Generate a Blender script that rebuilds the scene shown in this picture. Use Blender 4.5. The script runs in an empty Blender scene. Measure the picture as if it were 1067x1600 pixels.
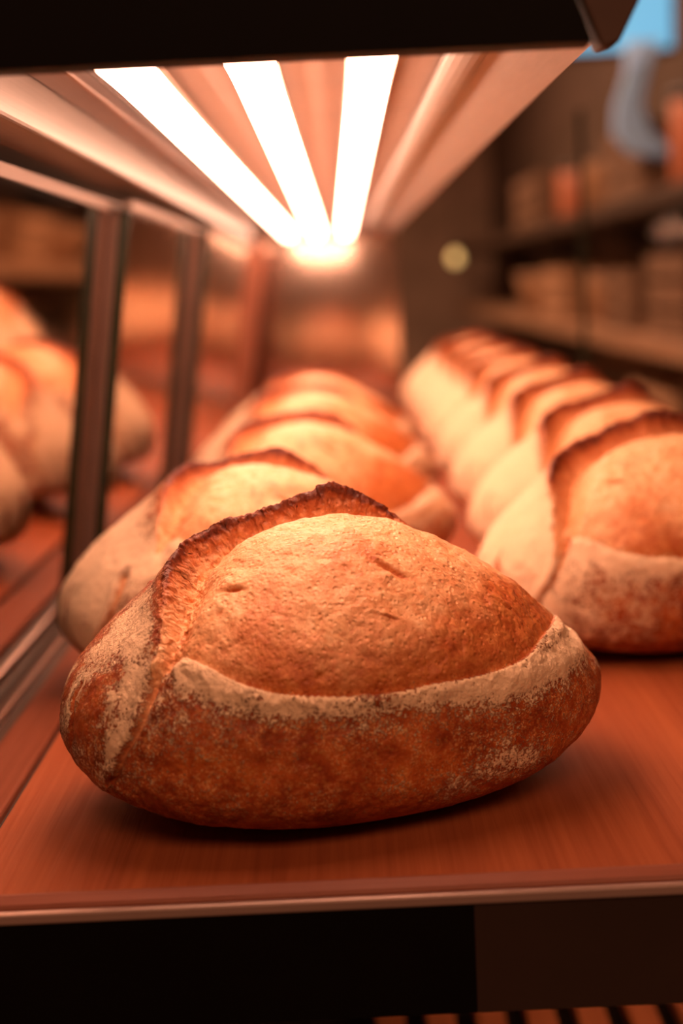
import bpy, bmesh, math
import numpy as np
from math import pi, sin, cos, radians, sqrt
from mathutils import Matrix, Vector

SC = bpy.context.scene
COL = SC.collection
Z0 = 0.95                       # height of the bread board above the shop floor

# ------------------------------------------------------------------ helpers
def link(o, parent=None):
    COL.objects.link(o)
    if parent: o.parent = parent
    return o

def tag(o, label=None, cat=None, group=None, kind=None):
    if label: o['label'] = label
    if cat: o['category'] = cat
    if group: o['group'] = group
    if kind: o['kind'] = kind
    return o

def empty(name, loc=(0, 0, 0), rz=0.0):
    o = bpy.data.objects.new(name, None)
    o.empty_display_size = .02
    o.location = loc
    o.rotation_euler = (0, 0, rz)
    return link(o)

def obj(name, bm, mat, parent=None, smooth=False, bevel=0.0, seg=2):
    me = bpy.data.meshes.new(name)
    bmesh.ops.recalc_face_normals(bm, faces=bm.faces[:])
    bm.to_mesh(me); bm.free()
    if smooth:
        for p in me.polygons: p.use_smooth = True
    me.materials.append(mat)
    o = link(bpy.data.objects.new(name, me), parent)
    if bevel:
        b = o.modifiers.new('bevel', 'BEVEL')
        b.width = bevel; b.segments = seg; b.limit_method = 'ANGLE'; b.angle_limit = radians(40)
    return o

def box(bm, x0, x1, y0, y1, z0, z1):
    vs = [bm.verts.new((x, y, z)) for z in (z0, z1) for y in (y0, y1) for x in (x0, x1)]
    for f in ((0, 2, 3, 1), (4, 5, 7, 6), (0, 1, 5, 4), (2, 6, 7, 3), (0, 4, 6, 2), (1, 3, 7, 5)):
        bm.faces.new([vs[i] for i in f])
    return bm

def B(*a):
    return box(bmesh.new(), *a)

def prism(pts, a0, a1, axis='y', bm=None):
    """closed outline extruded along an axis; pts are (x,z) for y, (x,y) for z, (y,z) for x"""
    bm = bm or bmesh.new()
    def P(p, a):
        return {'y': (p[0], a, p[1]), 'z': (p[0], p[1], a), 'x': (a, p[0], p[1])}[axis]
    lo = [bm.verts.new(P(p, a0)) for p in pts]
    hi = [bm.verts.new(P(p, a1)) for p in pts]
    bm.faces.new(lo); bm.faces.new(hi[::-1])
    n = len(pts)
    for i in range(n):
        bm.faces.new((lo[i], lo[(i + 1) % n], hi[(i + 1) % n], hi[i]))
    return bm

def rod(bm, p0, p1, r, n=20, r1=None):
    p0, p1 = Vector(p0), Vector(p1)
    d = p1 - p0
    q = Vector((0, 0, 1)).rotation_difference(d.normalized()).to_matrix().to_4x4()
    bmesh.ops.create_cone(bm, cap_ends=True, segments=n, radius1=r, radius2=r if r1 is None else r1,
                          depth=d.length, matrix=Matrix.Translation((p0 + p1) / 2) @ q)
    return bm

def lathe(bm, prof, n=24, c=(0, 0, 0)):
    rings = []
    for r, z in prof:
        rings.append([bm.verts.new((c[0] + r * cos(2 * pi * k / n), c[1] + r * sin(2 * pi * k / n), c[2] + z)) for k in range(n)])
    for a, b in zip(rings, rings[1:]):
        for k in range(n):
            bm.faces.new((a[k], a[(k + 1) % n], b[(k + 1) % n], b[k]))
    bm.faces.new(rings[0][::-1]); bm.faces.new(rings[-1])
    return bm

# ------------------------------------------------------------------ materials
def new_mat(name):
    m = bpy.data.materials.new(name); m.use_nodes = True
    nt = m.node_tree
    b = nt.nodes['Principled BSDF']
    return m, nt, b

def nd(nt, t, **kw):
    n = nt.nodes.new(t)
    for k, v in kw.items():
        if k.startswith('i_'): n.inputs[k[2:].replace('_', ' ')].default_value = v
        else: setattr(n, k, v)
    return n

def ramp(nt, src, stops):
    r = nt.nodes.new('ShaderNodeValToRGB')
    e = r.color_ramp.elements
    while len(e) < len(stops): e.new(.5)
    for k, (p, c) in enumerate(stops):
        e[k].position = p; e[k].color = (*c, 1) if len(c) == 3 else c
    nt.links.new(src, r.inputs[0])
    return r.outputs[0]

def math_n(nt, op, a, b=None, c=None):
    m = nt.nodes.new('ShaderNodeMath'); m.operation = op
    for i, v in enumerate((a, b, c)):
        if v is None: continue
        if isinstance(v, (int, float)): m.inputs[i].default_value = v
        else: nt.links.new(v, m.inputs[i])
    return m.outputs[0]

def mixc(nt, f, a, b):
    m = nt.nodes.new('ShaderNodeMix'); m.data_type = 'RGBA'
    for i, v in ((0, f), (6, a), (7, b)):
        if isinstance(v, (int, float)): m.inputs[i].default_value = v
        elif isinstance(v, tuple): m.inputs[i].default_value = (*v, 1)
        else: nt.links.new(v, m.inputs[i])
    return m.outputs[2]

def smooth(nt, v, lo, hi):
    m = nt.nodes.new('ShaderNodeMapRange'); m.interpolation_type = 'SMOOTHSTEP'
    nt.links.new(v, m.inputs[0]); m.inputs[1].default_value = lo; m.inputs[2].default_value = hi
    return m.outputs[0]

def noise(nt, scale, detail=4, rough=.55, vec=None, dist=0.0):
    n = nd(nt, 'ShaderNodeTexNoise')
    n.inputs['Scale'].default_value = scale; n.inputs['Detail'].default_value = detail
    n.inputs['Roughness'].default_value = rough; n.inputs['Distortion'].default_value = dist
    if vec is not None: nt.links.new(vec, n.inputs['Vector'])
    return n.outputs[0]

def coords(nt, scale=(1, 1, 1)):
    tc = nd(nt, 'ShaderNodeTexCoord'); mp = nd(nt, 'ShaderNodeMapping')
    mp.inputs['Scale'].default_value = scale
    nt.links.new(tc.outputs['Object'], mp.inputs['Vector'])
    return mp.outputs[0]

def bump(nt, b, h, dist, strength=1.0, prev=None):
    n = nd(nt, 'ShaderNodeBump'); n.inputs['Distance'].default_value = dist; n.inputs['Strength'].default_value = strength
    nt.links.new(h, n.inputs['Height'])
    if prev is not None: nt.links.new(prev, n.inputs['Normal'])
    nt.links.new(n.outputs[0], b.inputs['Normal'])
    return n.outputs[0]

def plain(name, col, rough=.5, metal=0.0, var=.15, vscale=30., spec=.5, stretch=(1, 1, 1), bmp=0.0):
    m, nt, b = new_mat(name)
    v = coords(nt, stretch)
    n = noise(nt, vscale, 5, .6, v)
    lo = tuple(c * (1 - var) for c in col); hi = tuple(min(1, c * (1 + var)) for c in col)
    nt.links.new(ramp(nt, n, [(.3, lo), (.7, hi)]), b.inputs['Base Color'])
    b.inputs['Roughness'].default_value = rough; b.inputs['Metallic'].default_value = metal
    b.inputs['Specular IOR Level'].default_value = spec
    if bmp: bump(nt, b, n, bmp)
    return m

def emit(name, col, strength):
    m, nt, b = new_mat(name)
    b.inputs['Base Color'].default_value = (*col, 1)
    b.inputs['Emission Color'].default_value = (*col, 1)
    b.inputs['Emission Strength'].default_value = strength
    return m

def wood(name, dark, light, scale=1.0, rough=.5, along='y', bmp=.0003, spec=.35):
    m, nt, b = new_mat(name)
    st = {'y': (260 * scale, 6 * scale, 60), 'x': (6 * scale, 260 * scale, 60), 'z': (200 * scale, 200 * scale, 6 * scale)}[along]
    v = coords(nt, st)
    n1 = noise(nt, 1.0, 6, .6, v, .4)
    st2 = tuple(a * .13 for a in st)
    n2 = noise(nt, 1.0, 4, .5, coords(nt, st2), 1.2)
    mid = tuple((a + c) / 2 for a, c in zip(dark, light))
    c1 = ramp(nt, n1, [(.25, dark), (.5, mid), (.75, light)])
    c2 = ramp(nt, n2, [(.3, dark), (.7, light)])
    nt.links.new(mixc(nt, .45, c1, c2), b.inputs['Base Color'])
    nt.links.new(ramp(nt, n1, [(.2, (rough + .12,) * 3), (.8, (rough - .08,) * 3)]), b.inputs['Roughness'])
    b.inputs['Specular IOR Level'].default_value = spec
    bump(nt, b, n1, bmp)
    return m

def glass_thin(name, tint=(1, 1, 1), refl=1.0):
    m, nt, b = new_mat(name)
    nt.nodes.remove(b)
    out = [n for n in nt.nodes if n.type == 'OUTPUT_MATERIAL'][0]
    fr = nd(nt, 'ShaderNodeFresnel'); fr.inputs[0].default_value = 1.45
    tr = nd(nt, 'ShaderNodeBsdfTransparent'); tr.inputs[0].default_value = (*tint, 1)
    gl = nd(nt, 'ShaderNodeBsdfGlossy'); gl.inputs['Roughness'].default_value = .02
    mx = nd(nt, 'ShaderNodeMixShader')
    nt.links.new(math_n(nt, 'MULTIPLY', fr.outputs[0], refl), mx.inputs[0])
    nt.links.new(tr.outputs[0], mx.inputs[1]); nt.links.new(gl.outputs[0], mx.inputs[2])
    nt.links.new(mx.outputs[0], out.inputs[0])
    return m

def bread_mat():
    m, nt, b = new_mat('baked_bread')
    L = nt.links
    def at(n):
        a = nd(nt, 'ShaderNodeAttribute'); a.attribute_name = n; return a.outputs['Fac']
    flour, toast, crumb, ear = at('flour'), at('toast'), at('crumb'), at('ear_mask')
    v = coords(nt)
    big = noise(nt, 28, 5, .6, v)
    mid = noise(nt, 130, 5, .65, v)
    fine = noise(nt, 900, 3, .65, v)
    gran = noise(nt, 480, 4, .75, v)
    # crust under the flour: chestnut brown with orange patches
    crust_n = math_n(nt, 'ADD', math_n(nt, 'MULTIPLY', big, .55), math_n(nt, 'MULTIPLY', mid, .45))
    crust = ramp(nt, crust_n, [(.32, (.085, .010, .002)), (.45, (.30, .046, .007)), (.57, (.50, .105, .016)), (.72, (.64, .215, .042))])
    drk = smooth(nt, noise(nt, 260, 4, .7, v), .52, .68)
    crust = mixc(nt, math_n(nt, 'MULTIPLY', drk, .45), crust, (.13, .022, .006))
    spots = ramp(nt, noise(nt, 420, 2, .5, v), [(.56, (0, 0, 0)), (.70, (1, 1, 1))])
    crust = mixc(nt, math_n(nt, 'MULTIPLY', spots, .45), crust, (.58, .25, .075))
    # torn crumb of the score
    cn = math_n(nt, 'ADD', math_n(nt, 'MULTIPLY', mid, .55), math_n(nt, 'MULTIPLY', gran, .45))
    pale = ramp(nt, cn, [(.30, (.60, .18, .060)), (.45, (.80, .38, .17)), (.65, (.90, .56, .32))])
    brown = ramp(nt, cn, [(.30, (.28, .046, .010)), (.44, (.47, .108, .024)), (.58, (.63, .205, .055)), (.8, (.78, .37, .15))])
    tt = smooth(nt, math_n(nt, 'ADD', toast, math_n(nt, 'MULTIPLY', math_n(nt, 'SUBTRACT', big, .5), 1.6)), .15, .95)
    crumbc = mixc(nt, tt, pale, brown)
    fleck = smooth(nt, noise(nt, 190, 6, .72, v, 1.8), .56, .68)
    crumbc = mixc(nt, math_n(nt, 'MULTIPLY', fleck, .7), crumbc, (.50, .095, .022))
    base = mixc(nt, crumb, crust, crumbc)
    # burnt lip of the ear
    earn = math_n(nt, 'ADD', math_n(nt, 'MULTIPLY', mid, .6), math_n(nt, 'MULTIPLY', gran, .4))
    earc = ramp(nt, earn, [(.32, (.20, .032, .008)), (.5, (.38, .080, .018)), (.66, (.62, .21, .06))])
    base = mixc(nt, smooth(nt, ear, .08, .72), base, earc)
    earb = ramp(nt, earn, [(.35, (.05, .008, .004)), (.5, (.13, .022, .008)), (.66, (.30, .07, .02))])
    base = mixc(nt, smooth(nt, ear, .52, .80), base, earb)
    # flour: granular, cracked where thick
    fn = math_n(nt, 'ADD', math_n(nt, 'MULTIPLY', gran, .55), math_n(nt, 'MULTIPLY', fine, .45))
    fn = math_n(nt, 'ADD', math_n(nt, 'MULTIPLY', fn, .8), math_n(nt, 'MULTIPLY', mid, .2))
    val = math_n(nt, 'ADD', flour, math_n(nt, 'MULTIPLY', math_n(nt, 'SUBTRACT', fn, .5), 4.0))
    ff = smooth(nt, val, .46, .72)
    ff = math_n(nt, 'MULTIPLY', ff, smooth(nt, flour, .0, .12))
    ff = math_n(nt, 'MULTIPLY', ff, .88)
    sp = smooth(nt, noise(nt, 950, 3, .6, v), .53, .60)
    sp = math_n(nt, 'MULTIPLY', math_n(nt, 'MULTIPLY', sp, smooth(nt, flour, .04, .34)), smooth(nt, mid, .36, .60))
    base = mixc(nt, math_n(nt, 'MULTIPLY', sp, .75), base, (.84, .46, .20))
    base = mixc(nt, ff, base, (.95, .68, .44))
    L.new(base, b.inputs['Base Color'])
    rg = math_n(nt, 'ADD', math_n(nt, 'MULTIPLY', ff, .40), .44)
    L.new(rg, b.inputs['Roughness'])
    b.inputs['Specular IOR Level'].default_value = .38
    b.inputs['Subsurface Weight'].default_value = 0.0
    pits = nd(nt, 'ShaderNodeTexVoronoi'); pits.inputs['Scale'].default_value = 330
    L.new(v, pits.inputs['Vector'])
    ph = smooth(nt, pits.outputs['Distance'], .0, .45)
    h = math_n(nt, 'ADD', math_n(nt, 'MULTIPLY', ff, .5), math_n(nt, 'MULTIPLY', gran, math_n(nt, 'ADD', math_n(nt, 'MULTIPLY', ff, .6), .3)))
    h = math_n(nt, 'ADD', h, math_n(nt, 'MULTIPLY', math_n(nt, 'MULTIPLY', ph, crumb), .35))
    h = math_n(nt, 'ADD', h, math_n(nt, 'MULTIPLY', mid, .8))
    bump(nt, b, h, .0016, .9)
    return m

M = {}
M['bread'] = bread_mat()
M['board'] = wood('reddish_wood', (.19, .039, .012), (.345, .090, .029), 1.0, .6, spec=.16)
M['boardedge'] = wood('darker_wood_edge', (.17, .042, .02), (.27, .08, .04), 1.0, .5, 'x')
M['strip'] = wood('track_wood', (.13, .033, .015), (.22, .064, .03), 1.0, .7, spec=.12)
M['post'] = wood('post_wood', (.20, .06, .03), (.32, .11, .055), 1.0, .5, 'z')
M['black'] = plain('black_lacquer', (.003, .0018, .0014), .6, 0, .2, 20, .08)
M['darkpanel'] = plain('dark_brown_panel', (.030, .015, .010), .5, 0, .2, 6, .3)
M['white_panel'] = plain('canopy_sheet', (.50, .37, .31), .45, .0, .05, 12, .5)
M['wing'] = plain('satin_canopy_metal', (.56, .51, .47), .52, .2, .06, 40, .5, (8, .6, 8))
M['rail'] = plain('brushed_metal', (.19, .14, .115), .45, .5, .14, 60, .5, (10, .15, 10))
M['copper'] = plain('copper_brown_metal', (.22, .11, .075), .35, .6, .15, 40, .5, (8, .2, 8))
M['channel'] = plain('dark_glossy_channel', (.055, .028, .02), .22, .3, .5, 22, .5, (1, .8, 1))
M['top_glint'] = plain('painted_top_glint', (.17, .115, .09), .65, .0, .06, 20, .2, (4, .3, 4))  # tone stands in for the tubes reflected along the door tops
M['tube'] = emit('lit_tube', (1.0, .535, .36), 23.0)
M['tube_low'] = emit('lit_tube_dim', (1.0, .46, .24), 11.0)
M['cap'] = plain('tube_socket', (.45, .33, .27), .4, .2)
M['clip'] = plain('spring_steel', (.55, .45, .4), .3, 1.0)
M['gap_strip'] = plain('dull_brown_gap_strip', (.12, .066, .048), .55, .2, .2, 60, .3, (10, 10, .2))  # brown stands in for bounced light in the gap between doors
M['mirror'] = plain('bronze_mirror', (.82, .66, .54), .045, 1.0, .04, 9)
M['endmirror'] = plain('satin_end_mirror', (.62, .48, .40), .10, 1.0, .04, 9)
M['edge'] = plain('glass_edge_green', (.018, .022, .012), .25, 0, .2, 40, .4)
M['trim'] = plain('pale_front_trim', (.34, .22, .185), .35, .3, .08, 30, .5, (.3, 6, 6))
M['glass'] = glass_thin('clear_glass', (.96, .97, .96), .04)
M['slat'] = wood('slat_wood', (.40, .12, .05), (.55, .19, .085), 1.0, .5)
M['dark'] = plain('dark_cavity', (.02, .012, .009), .8)
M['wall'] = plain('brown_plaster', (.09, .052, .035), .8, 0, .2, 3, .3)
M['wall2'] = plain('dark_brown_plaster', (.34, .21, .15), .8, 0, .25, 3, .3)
M['floor'] = plain('dark_tiles', (.14, .085, .06), .5, 0, .3, 4)
M['shelfwood'] = wood('shelf_wood', (.20, .095, .05), (.34, .18, .105), .4, .5)
M['darkwood'] = wood('dark_shelf_wood', (.035, .018, .012), (.07, .038, .024), .4, .6, spec=.15)
M['basket'] = plain('wicker', (.34, .17, .09), .7, 0, .4, 60, .3)
M['crate'] = plain('crate_board', (.15, .075, .042), .6, 0, .3, 20, .3)
M['red'] = plain('terracotta_tin', (.40, .12, .06), .4, 0, .15, 20)
M['sky'] = emit('screen_glow', (.125, .40, .64), 1.0)
M['cloth'] = plain('pale_blue_cloth', (.34, .55, 1.0), .8, 0, .15, 30)
M['bulb'] = emit('bulb_glow', (1.0, .70, .26), 1.1)
M['metal_dark'] = plain('dark_metal', (.05, .035, .03), .4, .8)
M['cliptan'] = plain('smoked_acrylic', (.07, .038, .028), .6, 0, .15, 30, .2)

# ------------------------------------------------------------------ noise in numpy (surface relief)
def _hash(ix, iy, iz, seed):
    h = (ix.astype(np.uint32) * np.uint32(374761393) + iy.astype(np.uint32) * np.uint32(668265263)
         + iz.astype(np.uint32) * np.uint32(2147483647) + np.uint32(seed) * np.uint32(1274126177))
    h = (h ^ (h >> np.uint32(13))) * np.uint32(1274126177)
    h = h ^ (h >> np.uint32(16))
    return (h & np.uint32(0xffff)).astype(np.float32) / 65535.0

def vnoise(P, scale, seed=0):
    p = P * scale
    i = np.floor(p).astype(np.int64); f = (p - i).astype(np.float32)
    f = f * f * f * (f * (f * 6 - 15) + 10)
    out = 0
    for dx in (0, 1):
        wx = f[..., 0] if dx else 1 - f[..., 0]
        for dy in (0, 1):
            wy = f[..., 1] if dy else 1 - f[..., 1]
            for dz in (0, 1):
                wz = f[..., 2] if dz else 1 - f[..., 2]
                out = out + wx * wy * wz * _hash(i[..., 0] + dx, i[..., 1] + dy, i[..., 2] + dz, seed)
    return out * 2 - 1

def fbm(P, scale, octv=4, seed=0, gain=.5):
    a, t, s = 1.0, 0.0, 0.0
    for k in range(octv):
        t = t + a * vnoise(P + 3.1 * k, scale * 2.03 ** k, seed + k); s += a; a *= gain
    return t / s

def sstep(x, lo, hi):
    t = np.clip((x - lo) / (hi - lo), 0, 1)
    return t * t * (3 - 2 * t)

# ------------------------------------------------------------------ loaf
KN = np.array([-1, -.8, -.45, 0, .45, .8, 1.])
LOAF_L, LOAF_CAP, LOAF_EB = .136, 2.4056, .625
LOAF_W = np.array([.0894, .0915, .0921, .0899, .0859, .085, .0859])
LOAF_T = np.array([.0636, .068, .0823, .0898, .073, .0521, .0335])
LOAF_E = np.array([.0497, .0505, .0496])

def spl(v, x):
    m = np.gradient(v, KN); i = np.clip(np.searchsorted(KN, x) - 1, 0, len(KN) - 2)
    h = KN[i + 1] - KN[i]; t = (x - KN[i]) / h
    return (2*t**3 - 3*t**2 + 1)*v[i] + (t**3 - 2*t**2 + t)*h*m[i] + (-2*t**3 + 3*t**2)*v[i+1] + (t**3 - t**2)*h*m[i+1]

def catmull(pts, n=8):
    p = np.array(pts, float); p = np.vstack([2*p[0]-p[1], p, 2*p[-1]-p[-2]]); out = []
    for i in range(1, len(p) - 2):
        for k in range(n):
            t = k / n
            out.append(.5*((2*p[i]) + (-p[i-1]+p[i+1])*t + (2*p[i-1]-5*p[i]+4*p[i+1]-p[i+2])*t*t + (-p[i-1]+3*p[i]-3*p[i+1]+p[i+2])*t**3))
    out.append(p[-2])
    return np.array(out)

def polydist(X, Q, pl):
    """distance to a polyline, the parameter 0..1 along it, signed side and direction across"""
    best = np.full(X.shape, 1e9); par = np.zeros(X.shape); side = np.ones(X.shape); nx = np.zeros(X.shape); nq = np.zeros(X.shape)
    seg = np.linalg.norm(np.diff(pl, axis=0), axis=1); cum = np.r_[0, np.cumsum(seg)]
    for i in range(len(pl) - 1):
        a, d = pl[i], pl[i + 1] - pl[i]; l2 = d @ d + 1e-12
        t = np.clip(((X - a[0]) * d[0] + (Q - a[1]) * d[1]) / l2, 0, 1)
        ex, eq = X - a[0] - t * d[0], Q - a[1] - t * d[1]
        dd = ex * ex + eq * eq
        m = dd < best
        best = np.where(m, dd, best)
        par = np.where(m, (cum[i] + t * seg[i]) / cum[-1], par)
        sd = d[0] * (Q - a[1]) - d[1] * (X - a[0])
        side = np.where(m, np.sign(sd), side)
        ll = sqrt(l2)
        nx = np.where(m, d[1] / ll, nx); nq = np.where(m, -d[0] / ll, nq)
    return np.sqrt(best), par, side, nx, nq

def inpoly(X, Q, poly):
    r = np.zeros(X.shape, bool); n = len(poly)
    for i in range(n):
        x1, y1 = poly[i]; x2, y2 = poly[(i + 1) % n]
        if y1 == y2: continue
        c = ((Q < y1) != (Q < y2)) & (X < (x2 - x1) * (Q - y1) / (y2 - y1) + x1)
        r ^= c
    return r

EAR = [(-.0986, .0622), (-.0944, .0521), (-.0895, .0397), (-.0836, .0253), (-.0755, .0085), (-.066, -.004), (-.053, -.0085),
       (-.037, -.009), (-.021, -.008), (-.005, -.0065), (.010, -.006), (.024, -.006), (.035, -.004), (.044, .000)]
EAR_BACK = [(.055, -.004), (.070, -.008), (.086, -.008), (.100, .000), (.109, .010)]
RIM = [(-.097, .0640), (-.0905, .0605), (-.0849, .0620), (-.0768, .0736), (-.0674, .0874), (-.0577, .098), (-.0444, .108), (-.0256, .1163),
       (-.008, .1188), (.0097, .1172), (.0289, .1102), (.0492, .0992), (.0682, .0842), (.0822, .0673), (.0956, .0475), (.107, .0265), (.1115, .0135)]
CREASE = [(-.096, .060), (-.0995, .0655), (-.1035, .0705), (-.1075, .0735), (-.1129, .0752), (-.1165, .0805)]
ENDCR = [(-.1265, .016), (-.131, .0184), (-.1325, .0297)]
RIDGE2 = [(.024, .1229), (.0476, .111), (.0696, .0936), (.0907, .0727), (.1133, .0404), (.120, .02)]
PATCHES = [(-.111, .010, .0125, .75), (-.099, .032, .0085, .75), (-.106, .053, .0065, .75), (-.115, .067, .0065, .5), (-.079, .064, .008, .6), (-.093, .010, .012, .3)]
BASEPATCH = [(.0273, .1629), (.0468, .1467), (.0711, .1264)]

def build_loaf_arrays(ns, nphi, seed, ear_shift=0.0, ear_scale=1.0, floury=0.0, ear_h=1.0):
    s = np.linspace(.012, pi - .012, ns)
    # finer rings on the upper front, where the score lies
    u = np.linspace(0, 1, nphi + 1)[:-1]
    ph = 2 * pi * u + pi / 2
    xi = -np.cos(s); cap = np.sqrt(np.clip(1 - np.abs(xi) ** LOAF_CAP, 0, 1))
    w = spl(LOAF_W, xi) * cap; t = spl(LOAF_T, xi) * cap; e = np.interp(xi, [-1, 0, 1], LOAF_E)
    c, sn = np.cos(ph), np.sin(ph)
    y = w[:, None] * np.sign(c) * np.abs(c) ** np.where(sn > 0, 1.0, LOAF_EB)
    z = e[:, None] + np.where(sn > 0, t[:, None] * np.abs(sn), -(e * cap)[:, None] * np.abs(sn) ** LOAF_EB)
    x = np.repeat((LOAF_L * xi)[:, None], nphi, 1)
    P = np.stack([x, y, z], -1)
    # resample every ring evenly along its length, densest near the front and top
    cl = np.concatenate([P, P[:, :1]], 1)
    arc = np.concatenate([np.zeros((ns, 1)), np.cumsum(np.linalg.norm(np.diff(cl, axis=1), axis=2), 1)], 1)
    tq = u - .095 * (np.sin(2 * pi * (u - .10)) + sin(2 * pi * .10))
    R = np.empty_like(P)
    for i in range(ns):
        ti = tq * arc[i, -1]
        for k in range(3): R[i, :, k] = np.interp(ti, arc[i], cl[i, :, k])
    P = R
    Q = tq[None, :] * arc[:, -1:]
    Q = np.where(Q > arc[:, -1:] * .5, Q - arc[:, -1:], Q)       # front positive, back negative, 0 at the ridge
    X = P[..., 0]
    Tq = np.roll(P, -1, 1) - np.roll(P, 1, 1); Tq /= np.linalg.norm(Tq, axis=2, keepdims=True) + 1e-9
    Tx = np.gradient(P, axis=0); Tx /= np.linalg.norm(Tx, axis=2, keepdims=True) + 1e-9
    N = np.cross(Tx, Tq); N /= np.linalg.norm(N, axis=2, keepdims=True) + 1e-9
    if (N[ns // 2, :, 2] * (P[ns // 2, :, 2] - .06)).sum() < 0: N = -N
    so = seed * 1.7
    Pn = P + so
    def tf(pts): return [(a * ear_scale + ear_shift * (1 - max(0, a) / .12), b) for a, b in pts]
    ear = catmull(tf(EAR), 6); rim = catmull(tf(RIM), 6); back = catmull(tf(EAR)[-1:] + tf(EAR_BACK) + tf(RIM)[-1:], 5)
    wob = fbm(Pn, 32, 2, seed + 6, .35) * .0026
    g0, ep, side, nx, nq = polydist(X, Q, ear)
    g = g0 * -side                                     # the polyline runs left to right, the score lies on its front side
    k_ = max(2, int(22 * (ns / 860) ** 2))
    def soft(a):
        for _ in range(k_):
            b_ = a.copy(); b_[1:-1] = (a[:-2] + 2 * a[1:-1] + a[2:]) / 4
            a = (np.roll(b_, 1, 1) + 2 * b_ + np.roll(b_, -1, 1)) / 4
        return a
    g = np.clip(g, -.05, .05)
    g = np.where(g0 < .045, soft(g), g); ep = soft(ep)
    gj = g + wob
    fx = np.interp(ep, [0, .08, .2, .32, .42, .55, .66, .76, .82, .90, 1], [0, .0020, .0055, .0100, .0092, .0070, .0088, .0128, .0112, .0072, 0]) * ear_h
    fx = fx * (1 + .26 * fbm(Pn, 38, 2, seed + 1) + .09 * fbm(Pn, 170, 2, seed + 2))
    poly = np.vstack([ear, back[1:], rim[::-1]])
    ins = inpoly(X + wob * .4, Q + wob * .6, poly)
    lv = (ep > .05) & (ep < .95)
    ins = (ins | ((gj < 0) & (gj > -.008) & lv & (g0 < .012))) & ~((gj > 0) & (g0 < .012) & lv)
    rd, rp, rs, _, _ = polydist(X, Q, rim)
    bd, bp, _, _, _ = polydist(X, Q, back)
    # relief
    d = .0016 * fbm(Pn, 22, 3, seed + 11) + .0007 * fbm(Pn, 90, 3, seed + 12)
    d += .0004 * fbm(Pn, 300, 3, seed + 13)
    live = np.interp(ep, [0, .06, .93, 1], [0, 1, 1, 0])
    gw = np.interp(ep, [0, .2, .45, .75, 1], [.010, .026, .026, .016, .007])
    gd = np.interp(ep, [0, .15, .4, .75, .9, 1], [.003, .0085, .0095, .0062, .0035, .0])
    wall = .0052
    outer = fx * np.exp(-np.abs(np.maximum(gj, 0) / .013) ** 1.25)
    tin = np.clip(-gj / wall, 0, 1)
    inner = fx * (1 - sstep(tin, 0, 1)) - gd * sstep(tin, .2, 1) * (1 - sstep(-gj, wall, wall + gw))
    de = np.where(gj > 0, outer, inner) * np.where((g0 < .06), 1, 0)
    # points past the ends of the ear feel nothing
    d += de * np.where(ins | (gj > 0), 1, np.exp(-(rd / .003) ** 2))
    # bloom rises between groove and rim
    dome = .0022 * sstep(np.minimum(rd, bd), 0, .022) * sstep(-g, .004, .02)
    d += np.where(ins, dome - .0012 * np.exp(-(rd / .003) ** 2), 0)
    d += np.where(ins, .0013 * fbm(Pn, 60, 4, seed + 21, .5) - .0003 * np.abs(fbm(Pn * np.array([1, 1.6, 1.6]), 300, 3, seed + 22, .6)), 0)
    # lip of crust outside the rim
    rimlive = np.interp(rp, [0, .05, .9, 1], [0, 1, 1, .4])
    lip = rimlive * (.0021 * np.exp(-((rd - .003) / .0045) ** 2)) * (1 + .9 * fbm(Pn, 130, 4, seed + 31, .65))
    d += np.where(~ins, lip, 0)
    r2, r2p, _, _, _ = polydist(X, Q, catmull(RIDGE2, 5))
    d += np.where(~ins, .0015 * np.exp(-(r2 / .0035) ** 2) * np.interp(r2p, [0, .3, 1], [0, .6, 1]), 0)
    d -= np.where(~ins, .0012 * np.exp(-((r2 - .006) / .003) ** 2) * np.interp(r2p, [0, .3, 1], [0, .4, .8]), 0)
    cr, crp, crs, _, _ = polydist(X + wob * .6, Q, catmull(CREASE, 5))
    d -= .0042 * np.exp(-(cr / .0022) ** 2) * (1 - .45 * crp)
    d += .0016 * np.exp(-((cr - .005) / .004) ** 2) * (1 - .4 * crp) * (crs > 0)
    ec, _, _, _, _ = polydist(X + wob, Q, catmull(ENDCR, 5))
    d -= .0018 * np.exp(-(ec / .0013) ** 2)
    # tears and blisters on the bloom
    rng = np.random.default_rng(seed + 77)
    tearm = np.zeros(X.shape)
    for k in range(7):
        tx, tq_ = rng.uniform(-.085, .10), rng.uniform(0, .115)
        a = rng.uniform(-.5, .9); ln, wd = rng.uniform(.0015, .007), rng.uniform(.0004, .0011)
        if k == 0: tx, tq_, a, ln, wd = .0125, .060, .55, .0065, .0016
        if k == 1: tx, tq_, a, ln, wd = -.058, .048, .6, .005, .0011
        if k == 2: tx, tq_, a, ln, wd = -.066, .056, .2, .0018, .0018
        if k == 3: tx, tq_, a, ln, wd = -.030, .106, .0, .0014, .0014
        ca, sa = cos(a), sin(a)
        m = (np.abs(X - tx) < .02) & (np.abs(Q - tq_) < .02) & ins
        if not m.any(): continue
        xx, qq = X[m] - tx, Q[m] - tq_
        p_, q_ = (xx * ca + qq * sa) / ln, (-xx * sa + qq * ca) / wd
        bl = np.exp(-(p_ ** 2 + q_ ** 2)) * (2.2 if k < 2 else 1)
        up = np.exp(-(p_ ** 2 + (q_ + 2.0) ** 2 / 2.5))
        d[m] += -.0010 * bl * min(1, wd / .0009) + .0006 * up
        tearm[m] = np.maximum(tearm[m], np.minimum(bl, 1.8))
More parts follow.
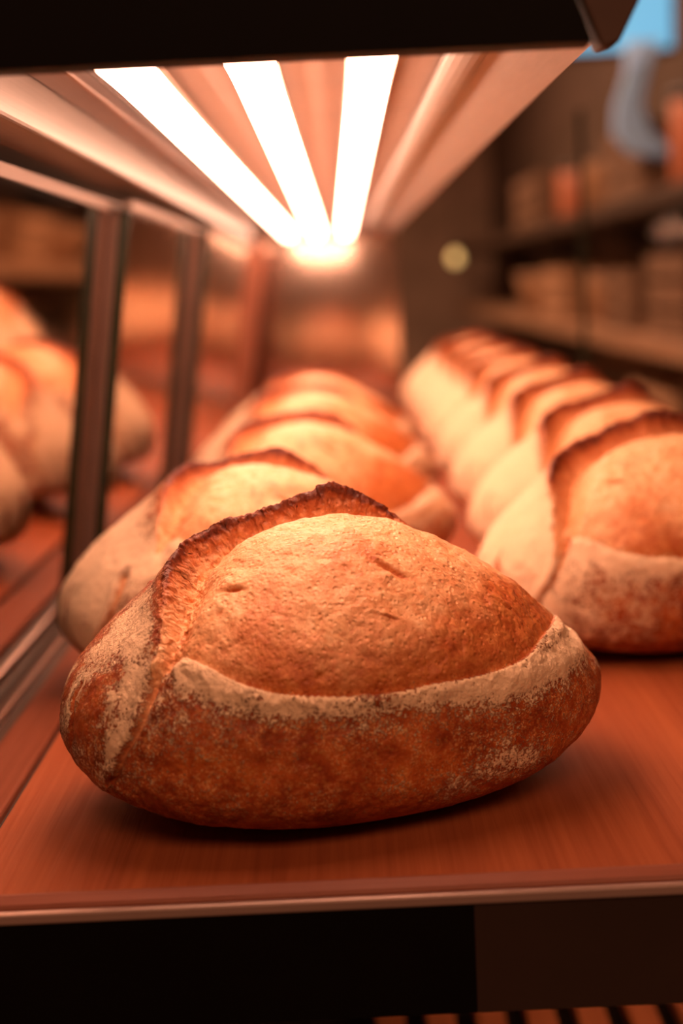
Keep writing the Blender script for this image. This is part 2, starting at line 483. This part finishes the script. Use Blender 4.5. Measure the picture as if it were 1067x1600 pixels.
    for k in range(26):
        tx, tq_ = rng.uniform(-.12, .12), rng.uniform(-.02, .15)
        r_ = rng.uniform(.0012, .003)
        rr = np.sqrt((X - tx) ** 2 + (Q - tq_) ** 2) / r_
        d += .0007 * np.exp(-(rr ** 2))
    # the underside stays flat on the board
    flat = sstep(P[..., 2], .001, .016)
    d *= flat
    sh = np.clip(de / (fx + 1e-5), 0, 1) ** 1.5 * fx * .14 * live
    sh = np.where(gj > 0, sh * np.exp(-(gj / .008) ** 2), sh) * flat
    V = P + N * d[..., None] + (Tx * (-nx * 0)[..., None]) + Tq * (np.where(True, 1, 0) * sh * np.abs(nq))[..., None] + Tx * (sh * np.where(nx < 0, 1, 1) * np.abs(nx) * .8)[..., None]
    rough = (np.exp(-((gj + .005) / .008) ** 2) * np.interp(ep, [0, .06, .95, 1], [0, 1, 1, 0]) * (g0 < .03)) * flat
    rough = np.where(gj > .002, rough * np.exp(-((gj - .002) / .002) ** 2), rough)
    Vn = V + so
    jit = np.stack([fbm(Vn, 330, 3, seed + 60 + k, .6) for k in range(3)], -1)
    V = V + jit * (rough * .0022)[..., None]
    V[..., 2] = np.maximum(V[..., 2], 0)
    # masks
    earm = np.where(gj > 0, np.exp(-(gj / .0040) ** 2), 1 - .45 * sstep(-gj, .0006, .0028) - .55 * sstep(-gj, .0026, .0056)) * np.interp(ep, [0, .06, .18, .30, .40, .93, 1], [0, .15, .5, .85, 1, 1, .0])
    earm *= np.where(ins | (gj > -.001), 1, 0) * (g0 < .03)
    crumb = np.where(ins, 1.0, 0.0)
    crumb = np.maximum(crumb, np.exp(-(cr / .0022) ** 2) * (1 - crp) ** .7)
    toast = sstep(-g, .018, .080) * 1.0 + .60 * np.exp(-(rd / .022) ** 2) + .35 * sstep(X, .02, .1)
    toast += .25 * fbm(Pn, 40, 3, seed + 41) + tearm * .55
    toast = np.clip(toast - .12, 0, 1.3)
    # flour
    fn = fbm(Pn, 70, 3, seed + 51)
    base = .20 + .20 * fn
    fr = np.clip(Q / .20, 0, 1)
    base += .10 * (1 - sstep(fr, .55, .95))
    band = np.exp(-(np.maximum(rd - .0045, 0) / .0042) ** 2) * np.interp(rp, [0, .06, .12, .35, .5, .65, .8, 1], [0, .6, .95, .55, .72, .95, .62, .45])
    fl = base + band * (.75 + .35 * fn)
    fl += .62 * np.exp(-(r2 / .0045) ** 2) * np.interp(r2p, [0, .25, .5, 1], [0, .5, 1, .9])
    fl += .08 * np.exp(-((rd - .010) / .010) ** 2) * sstep(X, .0, .05) + .14 * np.exp(-((rd - .010) / .009) ** 2)
    left = 1 - sstep(X, -.112, -.082)
    fl += (.02 + .28 * fn) * left
    for px, pq, pr, pa in PATCHES:
        rr = ((X - px) ** 2 + ((Q - pq) * .8) ** 2) / pr ** 2
        fl += pa * np.exp(-rr * (1 + .5 * fn))
    bpd, _, _, _, _ = polydist(X, Q, np.array(BASEPATCH))
    fl += .40 * np.exp(-(bpd / .008) ** 2)
    behind = sstep(g, .004, .02) * (Q < .05)
    fl += behind * (.08 + .25 * fn)
    fl += floury * (.25 + .35 * left + .5 * behind + .4 * (1 - sstep(X, -.10, -.04)))
    fl *= np.where(ins, 0.02 + .16 * np.exp(-(rd / .003) ** 2) + .22 * floury, 1) * (1 - .9 * earm) * (1 - np.exp(-(cr / .002) ** 2) * .8) * (1 - .8 * np.exp(-(ec / .0015) ** 2))
    return V, dict(flour=np.clip(fl, 0, 1.15), toast=toast, crumb=crumb, ear_mask=np.clip(earm, 0, 1)), ins, (gj, ep, g0)

def mesh_part(name, V, attrs, faces, mat):
    used = np.unique(faces); remap = np.zeros(len(V), np.int64); remap[used] = np.arange(len(used))
    f = remap[faces]
    me = bpy.data.meshes.new(name)
    me.vertices.add(len(used)); me.vertices.foreach_set('co', V[used].astype(np.float32).ravel())
    me.loops.add(f.size); me.loops.foreach_set('vertex_index', f.astype(np.int32).ravel())
    me.polygons.add(len(f)); me.polygons.foreach_set('loop_start', np.arange(0, f.size, 4, dtype=np.int32))
    me.update(calc_edges=True)
    me.polygons.foreach_set('use_smooth', np.ones(len(f), bool))
    for k, v in attrs.items():
        a = me.attributes.new(k, 'FLOAT', 'POINT'); a.data.foreach_set('value', v[used].astype(np.float32))
    me.materials.append(mat)
    me.validate(); me.update()
    return me

def loaf_meshes(ns, nphi, seed, **kw):
    V, at, ins, (gj, ep, g0) = build_loaf_arrays(ns, nphi, seed, **kw)
    i = np.arange(ns - 1)[:, None]; j = np.arange(nphi)[None, :]
    jn = (j + 1) % nphi
    F = np.stack(np.broadcast_arrays(i * nphi + j, (i + 1) * nphi + j, (i + 1) * nphi + jn, i * nphi + jn), -1).reshape(-1, 4)
    Vf = V.reshape(-1, 3); A = {k: np.asarray(v).reshape(-1) for k, v in at.items()}
    # end caps: one extra vertex each, joined with narrow quads
    n0 = len(Vf)
    Vf = np.vstack([Vf, V[0].mean(0), V[-1].mean(0)])
    A = {k: np.r_[v, v[0], v[-1]] for k, v in A.items()}
    caps = []
    for k in range(0, nphi, 2):
        k1, k2 = (k + 1) % nphi, (k + 2) % nphi
        caps.append((n0, k, k1, k2)); b = (ns - 1) * nphi; caps.append((n0 + 1, b + k2, b + k1, b + k))
    F = np.vstack([F, np.array(caps)])
    insf = np.r_[ins.reshape(-1), False, False]
    earz = ((gj > -.0054) & (gj < .0055) & (ep > .04) & (ep < .97) & (g0 < .02)).reshape(-1)
    earz = np.r_[earz, False, False]
    fi = insf[F].sum(1) >= 3; fe = earz[F].sum(1) >= 3
    out = {}
    out['ear'] = mesh_part('ear', Vf, A, F[fe], M['bread'])
    out['bloom'] = mesh_part('bloom', Vf, A, F[fi & ~fe], M['bread'])
    out['crust'] = mesh_part('crust', Vf, A, F[~fi & ~fe], M['bread'])
    return out

def make_loaf(meshes, loc, rz, label, scale=1.0, group='scored loaves on the bread board', name='bread_loaf'):
    t = empty(name, (loc[0], loc[1], loc[2] + Z0), rz)
    t.scale = (scale,) * 3 if isinstance(scale, (int, float)) else scale
    tag(t, label, 'bread', group)
    for part in ('crust', 'bloom', 'ear'):
        link(bpy.data.objects.new(part, meshes[part]), t)
    return t

def copy_thing(root):
    r = root.copy(); COL.objects.link(r)
    for ch in root.children:
        c = ch.copy(); COL.objects.link(c); c.parent = r; c.matrix_parent_inverse = ch.matrix_parent_inverse
        for g in ch.children:
            d = g.copy(); COL.objects.link(d); d.parent = c
    return r

hero = loaf_meshes(860, 780, 3)
second = loaf_meshes(330, 340, 21, floury=.5, ear_h=.95, ear_shift=.022)
rightm = loaf_meshes(330, 340, 40, floury=.5, ear_shift=-.006, ear_scale=1.0, ear_h=1.5)
genA = loaf_meshes(220, 220, 61, floury=.3, ear_h=1.1, ear_shift=.022)
genB = loaf_meshes(220, 220, 83, floury=.6, ear_h=1.4, ear_shift=.004)

make_loaf(hero, (-.0094, .6847, 0), .2727, 'nearest sharp brown loaf with burnt ear and floured rim on the front of the board')
make_loaf(second, (-.060, .918, 0), .25, 'floury ended loaf directly behind the nearest loaf, beside the mirrored doors', .975)
make_loaf(rightm, (.218, .955, 0), .22, 'pale floury loaf at the right edge, first of the right row', 1.0)

left_spots = [(-.037, 1.20, .22, .97), (-.034, 1.50, .25, .99), (-.034, 1.80, .20, .97)]
right_spots = [(.236, 1.19, .20, 1.0), (.238, 1.42, .24, 1.0), (.240, 1.65, .18, 1.0), (.240, 1.88, .22, 1.0), (.242, 2.11, .2, 1.0),
               (.240, 2.34, .2, 1.0), (.242, 2.57, .22, 1.0)]
ordn = ['second', 'third', 'fourth', 'fifth', 'sixth', 'seventh', 'eighth', 'ninth']
def seed_loaf(m, spot, label):
    x, y, rz, s = spot
    return make_loaf(m, (x, y, 0), rz, label, s)
lf = seed_loaf(genA, left_spots[0], 'blurred golden loaf in the left row, third from the front')
rf = seed_loaf(genB, right_spots[0], 'blurred floury loaf in the right row, second from the front')
for k, (x, y, rz, s) in enumerate(left_spots[1:]):
    o = copy_thing(lf); o.location = (x, y, Z0); o.rotation_euler = (0, 0, rz); o.scale = (s,) * 3
    o['label'] = 'blurred golden loaf in the left row, %s from the front' % ordn[k + 2]
for k, (x, y, rz, s) in enumerate(right_spots[1:]):
    o = copy_thing(rf); o.location = (x, y, Z0); o.rotation_euler = (0, 0, rz); o.scale = (s,) * 3
    o['label'] = 'blurred floury loaf in the right row, %s from the front' % ordn[k + 1]

# ------------------------------------------------------------------ bread board
YF, YE = .566, 3.0
bd = B(-.1738, .3775, .573, YE - .01, Z0 - .009, Z0)
board = obj('bread_board', bd, M['board'], None)
tag(board, 'reddish wooden board carrying both rows of loaves', 'board')
fe = [(.5729, 0), (.5715, -.0001), (.5672, -.0026), (.5664, -.0042), (.5664, -.009), (.5729, -.009)]
obj('front_edge', prism([(y, z + Z0) for y, z in fe], -.1738, .3775, 'x'), M['boardedge'], board)

# ------------------------------------------------------------------ display case
case = empty('display_case', (0, .6, 0))
tag(case, 'lit glass bread display case with black header and mirrored sliding doors', 'display case')
case_inv = Matrix.Translation((0, -.6, 0))
def cpart(name, bm, mat, parent=None, **k):
    o = obj(name, bm, mat, None, **k)
    o.parent = parent or case
    if o.parent is case: o.matrix_parent_inverse = case_inv
    return o
def zb(*a):   # box with z given from the board top
    return B(a[0], a[1], a[2], a[3], a[4] + Z0, a[5] + Z0)
HX = [(-.62, .3358), (.1000, .3354), (.0758, .40), (.0758, .62), (-.62, .62)]
cpart('header', prism([(x, z + Z0) for x, z in HX], .556, .572), M['black'])
# canopy over the bread: sheet, satin wing with a rolled fold, rib, dark channel and rail
cpart('canopy_sheet', zb(-.0905, .062, .573, YE - .001, .3675, .3715), M['white_panel'])
pts = []
for k in range(9):
    a = pi * k / 8
    pts.append((.0705 - .0105 * cos(a), .3610 - .0052 * sin(a)))
pts += [(.118, .3495), (.1185, .3508), (.084, .3625), (.0715, .3690), (.060, .3645)]
cpart('canopy_wing', prism([(x, z + Z0) for x, z in pts], .648, YE - .001), M['wing'])
cpart('canopy_channel', zb(-.129, -.091, .573, YE - .001, .3685, .3725), M['channel'])
cpart('canopy_rib', zb(-.1495, -.1295, .573, YE - .001, .360, .3725), M['copper'], bevel=.002)
cpart('door_rail', zb(-.178, -.150, .573, 2.62, .3335, .366), M['rail'], bevel=.002)
cpart('rail_lip', zb(-.215, -.1788, .573, 2.62, .3345, .3400), M['copper'], bevel=.001)
# deck, track strip, front trims
cpart('track_channel', zb(-.250, -.2067, YF, YE - .001, -.0095, -.0055), M['darkwood'])
cpart('track_ridge', zb(-.2185, -.2165, YF, YE - .001, -.0054, -.0005), M['copper'])
cpart('track_strip', zb(-.2065, -.1785, YF, YE - .001, -.0095, -.0005), M['strip'], bevel=.002)
cpart('track_groove', zb(-.1783, -.1743, YF + .004, YE - .001, -.0095, -.005), M['dark'])
cpart('deck', zb(-.6, .42, YF + .012, YE - .001, -.05, -.0098), M['dark'])
cpart('front_trim', zb(-.6, .42, YF - .0045, YF - .0003, -.0094, -.0042), M['trim'], bevel=.0012)
cpart('fascia', zb(-.6, .0448, YF - .003, YF + .011, -.0585, -.0096), M['black'])
cpart('fascia_panel', zb(.0450, .42, YF - .003, YF + .011, -.0585, -.0096), M['darkpanel'])
# mirrored sliding doors, leaning in at the top
TAN = .152
def leaning(off, y0, y1, z0, z1, th):
    pts = []
    for x, z in ((0, z0), (0, z1), (-th, z1), (-th, z0)):
        pts.append((-.228 + off + TAN * z + x, z + Z0))
    return prism(pts, y0, y1)
doors = [(0.0, .575, 1.40, 'first'), (.017, 1.165, 2.00, 'second'), (.034, 1.70, 2.60, 'third')]
for off, y0, y1, _ in doors:
    dm = cpart('sliding_door', leaning(off, y0, y1, .001, .3155, .006), M['mirror'])
    e_ = obj('glass_edge', leaning(off + .0004, y0 - .0015, y0 + .0005, .001, .3155, .0088), M['edge'], dm)
    if off > 0:
        st = obj('door_gap_strip', leaning(off - .0086, y0 - .001, y0 + .008, .001, .3155, .0074), M['gap_strip'], dm)  # added strip, coloured like the dimly lit door back seen in the gap
        st.matrix_parent_inverse = case_inv @ Matrix.Translation((0, .6, 0))
    h_ = obj('door_top_glint', leaning(off + .001, y0, y1, .3160, .3235, .007), M['top_glint'], dm)  # solid strip in place of the reflection at the top of the mirror
    e_.matrix_parent_inverse = h_.matrix_parent_inverse = dm.matrix_world.inverted()
    for c_ in (e_, h_): c_.matrix_parent_inverse = case_inv @ Matrix.Translation((0, .6, 0))
cpart('door_post', leaning(.048, 2.602, 2.70, .0, .3325, .05), M['post'], bevel=.003)
cpart('back_panel', leaning(.026, 2.7005, YE - .001, .0, .34, .006), M['mirror'])
cpart('end_panel', zb(-.25, .125, YE, YE + .012, -.012, .40), M['endmirror'])
cpart('end_glass', zb(.1255, .41, YE + .002, YE + .008, -.0095, .40), M['glass'])
cpart('back_wall_panel', zb(-.60, -.55, .56, YE, -.05, .62), M['dark'])
cpart('base_plinth', B(-.6, .42, 1.75, YE, 0, Z0 - .0505), M['dark'])
cpart('lower_floor', B(-.6, .42, .56, 1.749, 0, Z0 - .3605), M['dark'])
# glass along the customers' side, two panes meeting at a joint
for y0, y1 in ((.575, 2.300), (2.3035, YE - .001)):
    g = cpart('glass_pane', zb(.3900, .3960, y0, y1, .0065, .50), M['glass'])
sj = cpart('pane_joint', zb(.3885, .3975, 2.2998, 2.3037, .0065, .50), M['edge'])
cpart('glass_foot', zb(.384, .402, .58, YE - .001, -.0096, .006), M['metal_dark'], bevel=.001)
# tapered clip hanging beside the header
CL = [(.0768, .400), (.1037, .3331), (.1050, .3329), (.1104, .3345), (.1181, .3492), (.1440, .400)]
cpart('hanging_clip', prism([(x, z + Z0) for x, z in CL], .556, .575), M['cliptan'], bevel=.0015)

# ------------------------------------------------------------------ tubes
for k, (tx, lab) in enumerate(((-.0905, 'left lit tube under the canopy, nearest the mirrored doors'), (-.0350, 'middle lit tube of the three under the canopy'),
                               (.0208, 'right lit tube under the canopy, next to the satin wing'))):
    t = empty('light_tube', (tx, .60, Z0 + .3520))
    tag(t, lab, 'light', 'tubes under the canopy')
    z = 0
    obj('lamp', rod(bmesh.new(), (0, -.022, 0), (0, 2.23, 0), .0115, 32), M['tube'], t, smooth=True)
    tr = [(.0128 * cos(radians(a)), .0128 * sin(radians(a))) for a in range(0, 181, 15)]
    tr += [(.0119 * cos(radians(a)), .0119 * sin(radians(a))) for a in range(180, -1, -15)]
    obj('backing', prism(tr, -.022, 2.25), M['cap'], t)
    obj('end_cap', rod(bmesh.new(), (0, 2.2305, 0), (0, 2.252, 0), .0128, 20), M['cap'], t)
    cb = bmesh.new()
    sx = -1 if k == 2 else 1
    for a in range(9):
        a0, a1 = radians(-100 + 26 * a), radians(-100 + 26 * (a + 1))
        c0 = (sx * .0165, .0, -.002)
        rod(cb, (c0[0] + .0035 * cos(a0), .030, c0[2] + .0048 * sin(a0)), (c0[0] + .0035 * cos(a1), .030, c0[2] + .0048 * sin(a1)), .0007, 8)
    obj('spring_clip', cb, M['clip'], t)

# ------------------------------------------------------------------ lower shelf under the fascia
rack = empty('slatted_rack', (.0, 1.1, Z0 - .33))
tag(rack, 'slatted wooden rack of the lower shelf under the black fascia', 'rack')
for k in range(16):
    x = .003 + k * .039
    if x > .38: break
    obj('slat', B(x, x + .0225, -.45, .6, 0, .014), M['slat'], rack, bevel=.002)
obj('cross_bar', B(.0, .39, .2, .23, -.03, 0), M['darkwood'], rack)
low = empty('under_shelf_lamp', (.28, 1.0, Z0 - .100))
tag(low, 'tube lamp under the deck lighting the slatted rack', 'light')
obj('lamp', rod(bmesh.new(), (-.2, 0, 0), (.25, 0, 0), .010, 16), M['tube_low'], low, smooth=True)
obj('fitting', B(-.22, .27, -.012, .012, .010, .035), M['cap'], low)

# ------------------------------------------------------------------ the shop around the case
def struct(name, bm, m):
    o = obj(name, bm, m); o['kind'] = 'structure'; return o
RX, RY0, RY1, RH = 1.30, -1.6, 12.0, 3.0
struct('floor', B(-2.2, RX, RY0, RY1, -.1, 0), M['floor'])
struct('ceiling', B(-2.2, RX, RY0, RY1, RH, RH + .1), M['wall2'])
struct('wall_left', B(-2.3, -2.2, RY0, RY1, 0, RH), M['wall2'])
struct('wall_back', B(-2.3, RX + .1, RY1, RY1 + .1, 0, RH), M['wall2'])
struct('wall_front', B(-2.3, RX + .1, RY0 - .1, RY0, 0, RH), M['wall2'])
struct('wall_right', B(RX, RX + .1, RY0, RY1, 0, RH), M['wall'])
scr = empty('hanging_screen', (.89, 4.6, Z0 + 1.17)); tag(scr, 'glowing blue screen hanging from the ceiling at the upper right', 'screen')
obj('glowing_face', B(-.185, .185, -.012, -.004, -.245, .245), M['sky'], scr)
obj('housing', B(-.20, .20, -.0038, .03, -.26, .26), M['metal_dark'], scr, bevel=.004)
for sx in (-.12, .12): obj('hanger_rod', rod(bmesh.new(), (sx, .012, .26), (sx, .012, RH - Z0 - 1.17), .008, 10), M['metal_dark'], scr)

# wall shelves running along the right wall
SXF = .90
for zt, th, mat, lab in ((.47, .05, 'darkwood', 'dark upper wall shelf along the right wall, under the blue screen'),
                        (.055, .06, 'shelfwood', 'brown middle wall shelf along the right wall'),
                        (-.36, .06, 'darkwood', 'dark low wall shelf along the right wall, near the floor')):
    s_ = empty('wall_shelf', (RX, 3.3, Z0 + zt)); tag(s_, lab, 'shelf', None)
    obj('shelf_board', B(SXF - RX, 0, 0, 8.0, -th, 0), M[mat], s_, bevel=.004)
    for yy in (.3, 2.2, 4.2, 6.2):
        obj('bracket', prism([(-.30, -th), (0, -th), (0, -th - .16), (-.03, -th - .16)], yy, yy + .03), M['metal_dark'], s_)

def basket(x, y, z, label, s=1.0, mat='basket'):
    t = empty('wicker_basket', (x, y, Z0 + z)); tag(t, label, 'basket', 'baskets on the wall shelves')
    obj('body', lathe(bmesh.new(), [(.10*s, 0), (.125*s, .02*s), (.15*s, .14*s), (.158*s, .17*s), (.146*s, .17*s), (.135*s, .13*s), (.09*s, .025*s)]), M[mat], t, smooth=True)
    rb = bmesh.new(); n = 20
    for k in range(n):
        a0, a1 = 2*pi*k/n, 2*pi*(k+1)/n
        rod(rb, (.152*s*cos(a0), .152*s*sin(a0), .172*s), (.152*s*cos(a1), .152*s*sin(a1), .172*s), .010*s, 8)
    obj('rim', rb, M['shelfwood'], t, smooth=True)
    return t
def crate(x, y, z, label, w=.3, d=.42, h=.22, mat='crate'):
    t = empty('wooden_crate', (x, y, Z0 + z)); tag(t, label, 'crate', 'crates on the wall shelves')
    for k in range(3):
        z_ = h * (k / 3) + .008
        for sx in (-1, 1): obj('side_board', B(sx*w/2-.008, sx*w/2+.008, -d/2, d/2, z_, z_ + h/3 - .016), M[mat], t)
        for sy in (-1, 1): obj('end_board', B(-w/2+.009, w/2-.009, sy*d/2-.008, sy*d/2+.008, z_, z_ + h/3 - .016), M[mat], t)
    obj('bottom', B(-w/2+.009, w/2-.009, -d/2+.009, d/2-.009, 0, .012), M[mat], t)
    for sx in (-1, 1):
        for sy in (-1, 1):
            obj('corner_post', B(sx*(w/2-.022)-.012, sx*(w/2-.022)+.012, sy*(d/2-.022)-.012, sy*(d/2-.022)+.012, .013, h+.01), M['darkwood'], t)
    return t
def tin(x, y, z, label, r=.07, h=.2, mat='red'):
    t = empty('storage_tin', (x, y, Z0 + z)); tag(t, label, 'tin', 'tins on the wall shelves')
    obj('body', lathe(bmesh.new(), [(r*.96, 0), (r, .006), (r, h*.86), (r*.97, h*.88)]), M[mat], t, smooth=True)
    obj('lid', lathe(bmesh.new(), [(r*1.03, h*.88), (r*1.03, h*.97), (r*.9, h), (.012, h), (.012, h+.02), (.004, h+.022)]), M['metal_dark'], t, smooth=True)
    return t
crate(1.08, 4.05, .055, 'pale wooden crate on the middle shelf, nearest the case', .3, .5, .24)
crate(1.08, 4.75, .055, 'pale wooden crate on the middle shelf, between crate and basket', .3, .5, .2)
basket(1.08, 5.4, .055, 'round wicker basket on the middle shelf beside the crates')
basket(1.08, 7.3, .055, 'round wicker basket on the middle shelf, farther from the crates', 1.1)
crate(1.08, 6.2, .055, 'dark wooden crate on the middle shelf between two baskets', .3, .6, .22, 'basket')
tin(1.02, 4.0, .47, 'tall terracotta tin on the upper shelf, nearest the case', .09, .26)
crate(1.08, 4.65, .47, 'wooden crate on the upper shelf beside the nearest tin', .3, .6, .22)
basket(1.08, 5.5, .47, 'wicker basket on the upper shelf behind the crate', 1.0)
tin(1.02, 6.1, .47, 'terracotta tin on the upper shelf behind the wicker basket', .08, .22)
crate(1.08, 7.0, .47, 'long wooden crate on the upper shelf, farthest along', .3, .9, .24)
crate(1.08, 4.3, -.36, 'dark crate on the low shelf, nearest the case', .3, .6, .26, 'basket')
crate(1.08, 5.4, -.36, 'pale crate on the low shelf behind the dark crate', .3, .6, .17)
# pale blue cloth strip hanging under the window
cb = bmesh.new()
prof = [(.0, .0), (-.02, -.12), (-.05, -.25), (-.04, -.36), (.02, -.44), (.10, -.47)]
wd = [.14, .10, .12, .17, .20, .12]
va = []
for (dy, dz), w_ in zip(prof, wd):
    va.append([cb.verts.new((dy * .9 + (j/4 - .5) * w_ * .62, -.015 + .015*sin(3*j), dz * .72)) for j in range(5)])
for a, b_ in zip(va, va[1:]):
    for j in range(4): cb.faces.new((a[j], a[j+1], b_[j+1], b_[j]))
clo = obj('hanging_cloth', cb, M['cloth'], None, smooth=True)
clo.location = (.92, 4.32, Z0 + .905)
so_ = clo.modifiers.new('thickness', 'SOLIDIFY'); so_.thickness = .012
tag(clo, 'pale blue cloth strip hanging below the blue screen', 'cloth')
# small pendant bulb far down the shop
pl = empty('pendant_lamp', (.66, 8.0, Z0 + .36)); tag(pl, 'small glowing pendant bulb far down the shop', 'lamp')
obj('bulb', lathe(bmesh.new(), [(.004, -.035), (.022, -.028), (.03, -.01), (.026, .012), (.012, .03), (.011, .036)]), M['bulb'], pl, smooth=True)
obj('socket', lathe(bmesh.new(), [(.014, .036), (.016, .04), (.016, .08), (.006, .09)]), M['metal_dark'], pl, smooth=True)
obj('cord', rod(bmesh.new(), (0, 0, .09), (0, 0, RH - Z0 - .36), .004, 8), M['metal_dark'], pl)

# ------------------------------------------------------------------ added warm fill lights, unseen and without fixtures
def area(name, loc, size, energy, col, rot=(0, 0, 0)):
    l = bpy.data.lights.new(name, 'AREA'); l.energy = energy; l.color = col; l.shape = 'RECTANGLE'; l.size, l.size_y = size
    o = link(bpy.data.objects.new(name, l)); o.location = loc; o.rotation_euler = rot
    return o
area('shop_fill', (-.5, 5.5, RH - .05), (1.0, 7.0), 290, (1, .55, .33))  # unseen area light added to brighten the shelves and background
area('shop_fill', (.3, -1.1, RH - .3), (1.6, .8), 30, (1, .50, .28), (radians(38), 0, 0))  # unseen fill added behind the camera to lift the loaf fronts
w = bpy.data.worlds.new('World'); SC.world = w; w.use_nodes = True
w.node_tree.nodes['Background'].inputs[0].default_value = (1, .6, .4, 1)
w.node_tree.nodes['Background'].inputs[1].default_value = .02

# ------------------------------------------------------------------ camera
F_PX = 2222.0
cam = bpy.data.cameras.new('Camera'); co = link(bpy.data.objects.new('Camera', cam))
cam.sensor_fit = 'VERTICAL'; cam.sensor_height = 36; cam.lens = 36 * F_PX / 1600
dy = Vector(((527 - 533.5) / F_PX, -(443 - 800) / F_PX, -1)).normalized()
r = radians(2.75)
dx = Vector((cos(r), sin(r), 0)); dx = (dx - dy * dx.dot(dy)).normalized()
dz = dx.cross(dy)
W2C = Matrix((dx, dy, dz)).transposed()      # world -> camera
co.matrix_world = Matrix.Translation((0, 0, Z0 + .25)) @ W2C.transposed().to_4x4()
cam.dof.use_dof = True; cam.dof.focus_distance = .67; cam.dof.aperture_fstop = 3.7
cam.clip_start = .01
SC.camera = co
SC.view_settings.view_transform = 'Standard'; SC.view_settings.look = 'None'
SC.view_settings.gamma = 1; SC.view_settings.use_curve_mapping = False
SC.view_settings.exposure = 0.0
SC.cycles.use_denoising = True
SC.cycles.max_bounces = 8
SC.cycles.caustics_reflective = False
SC.cycles.sample_clamp_indirect = 6
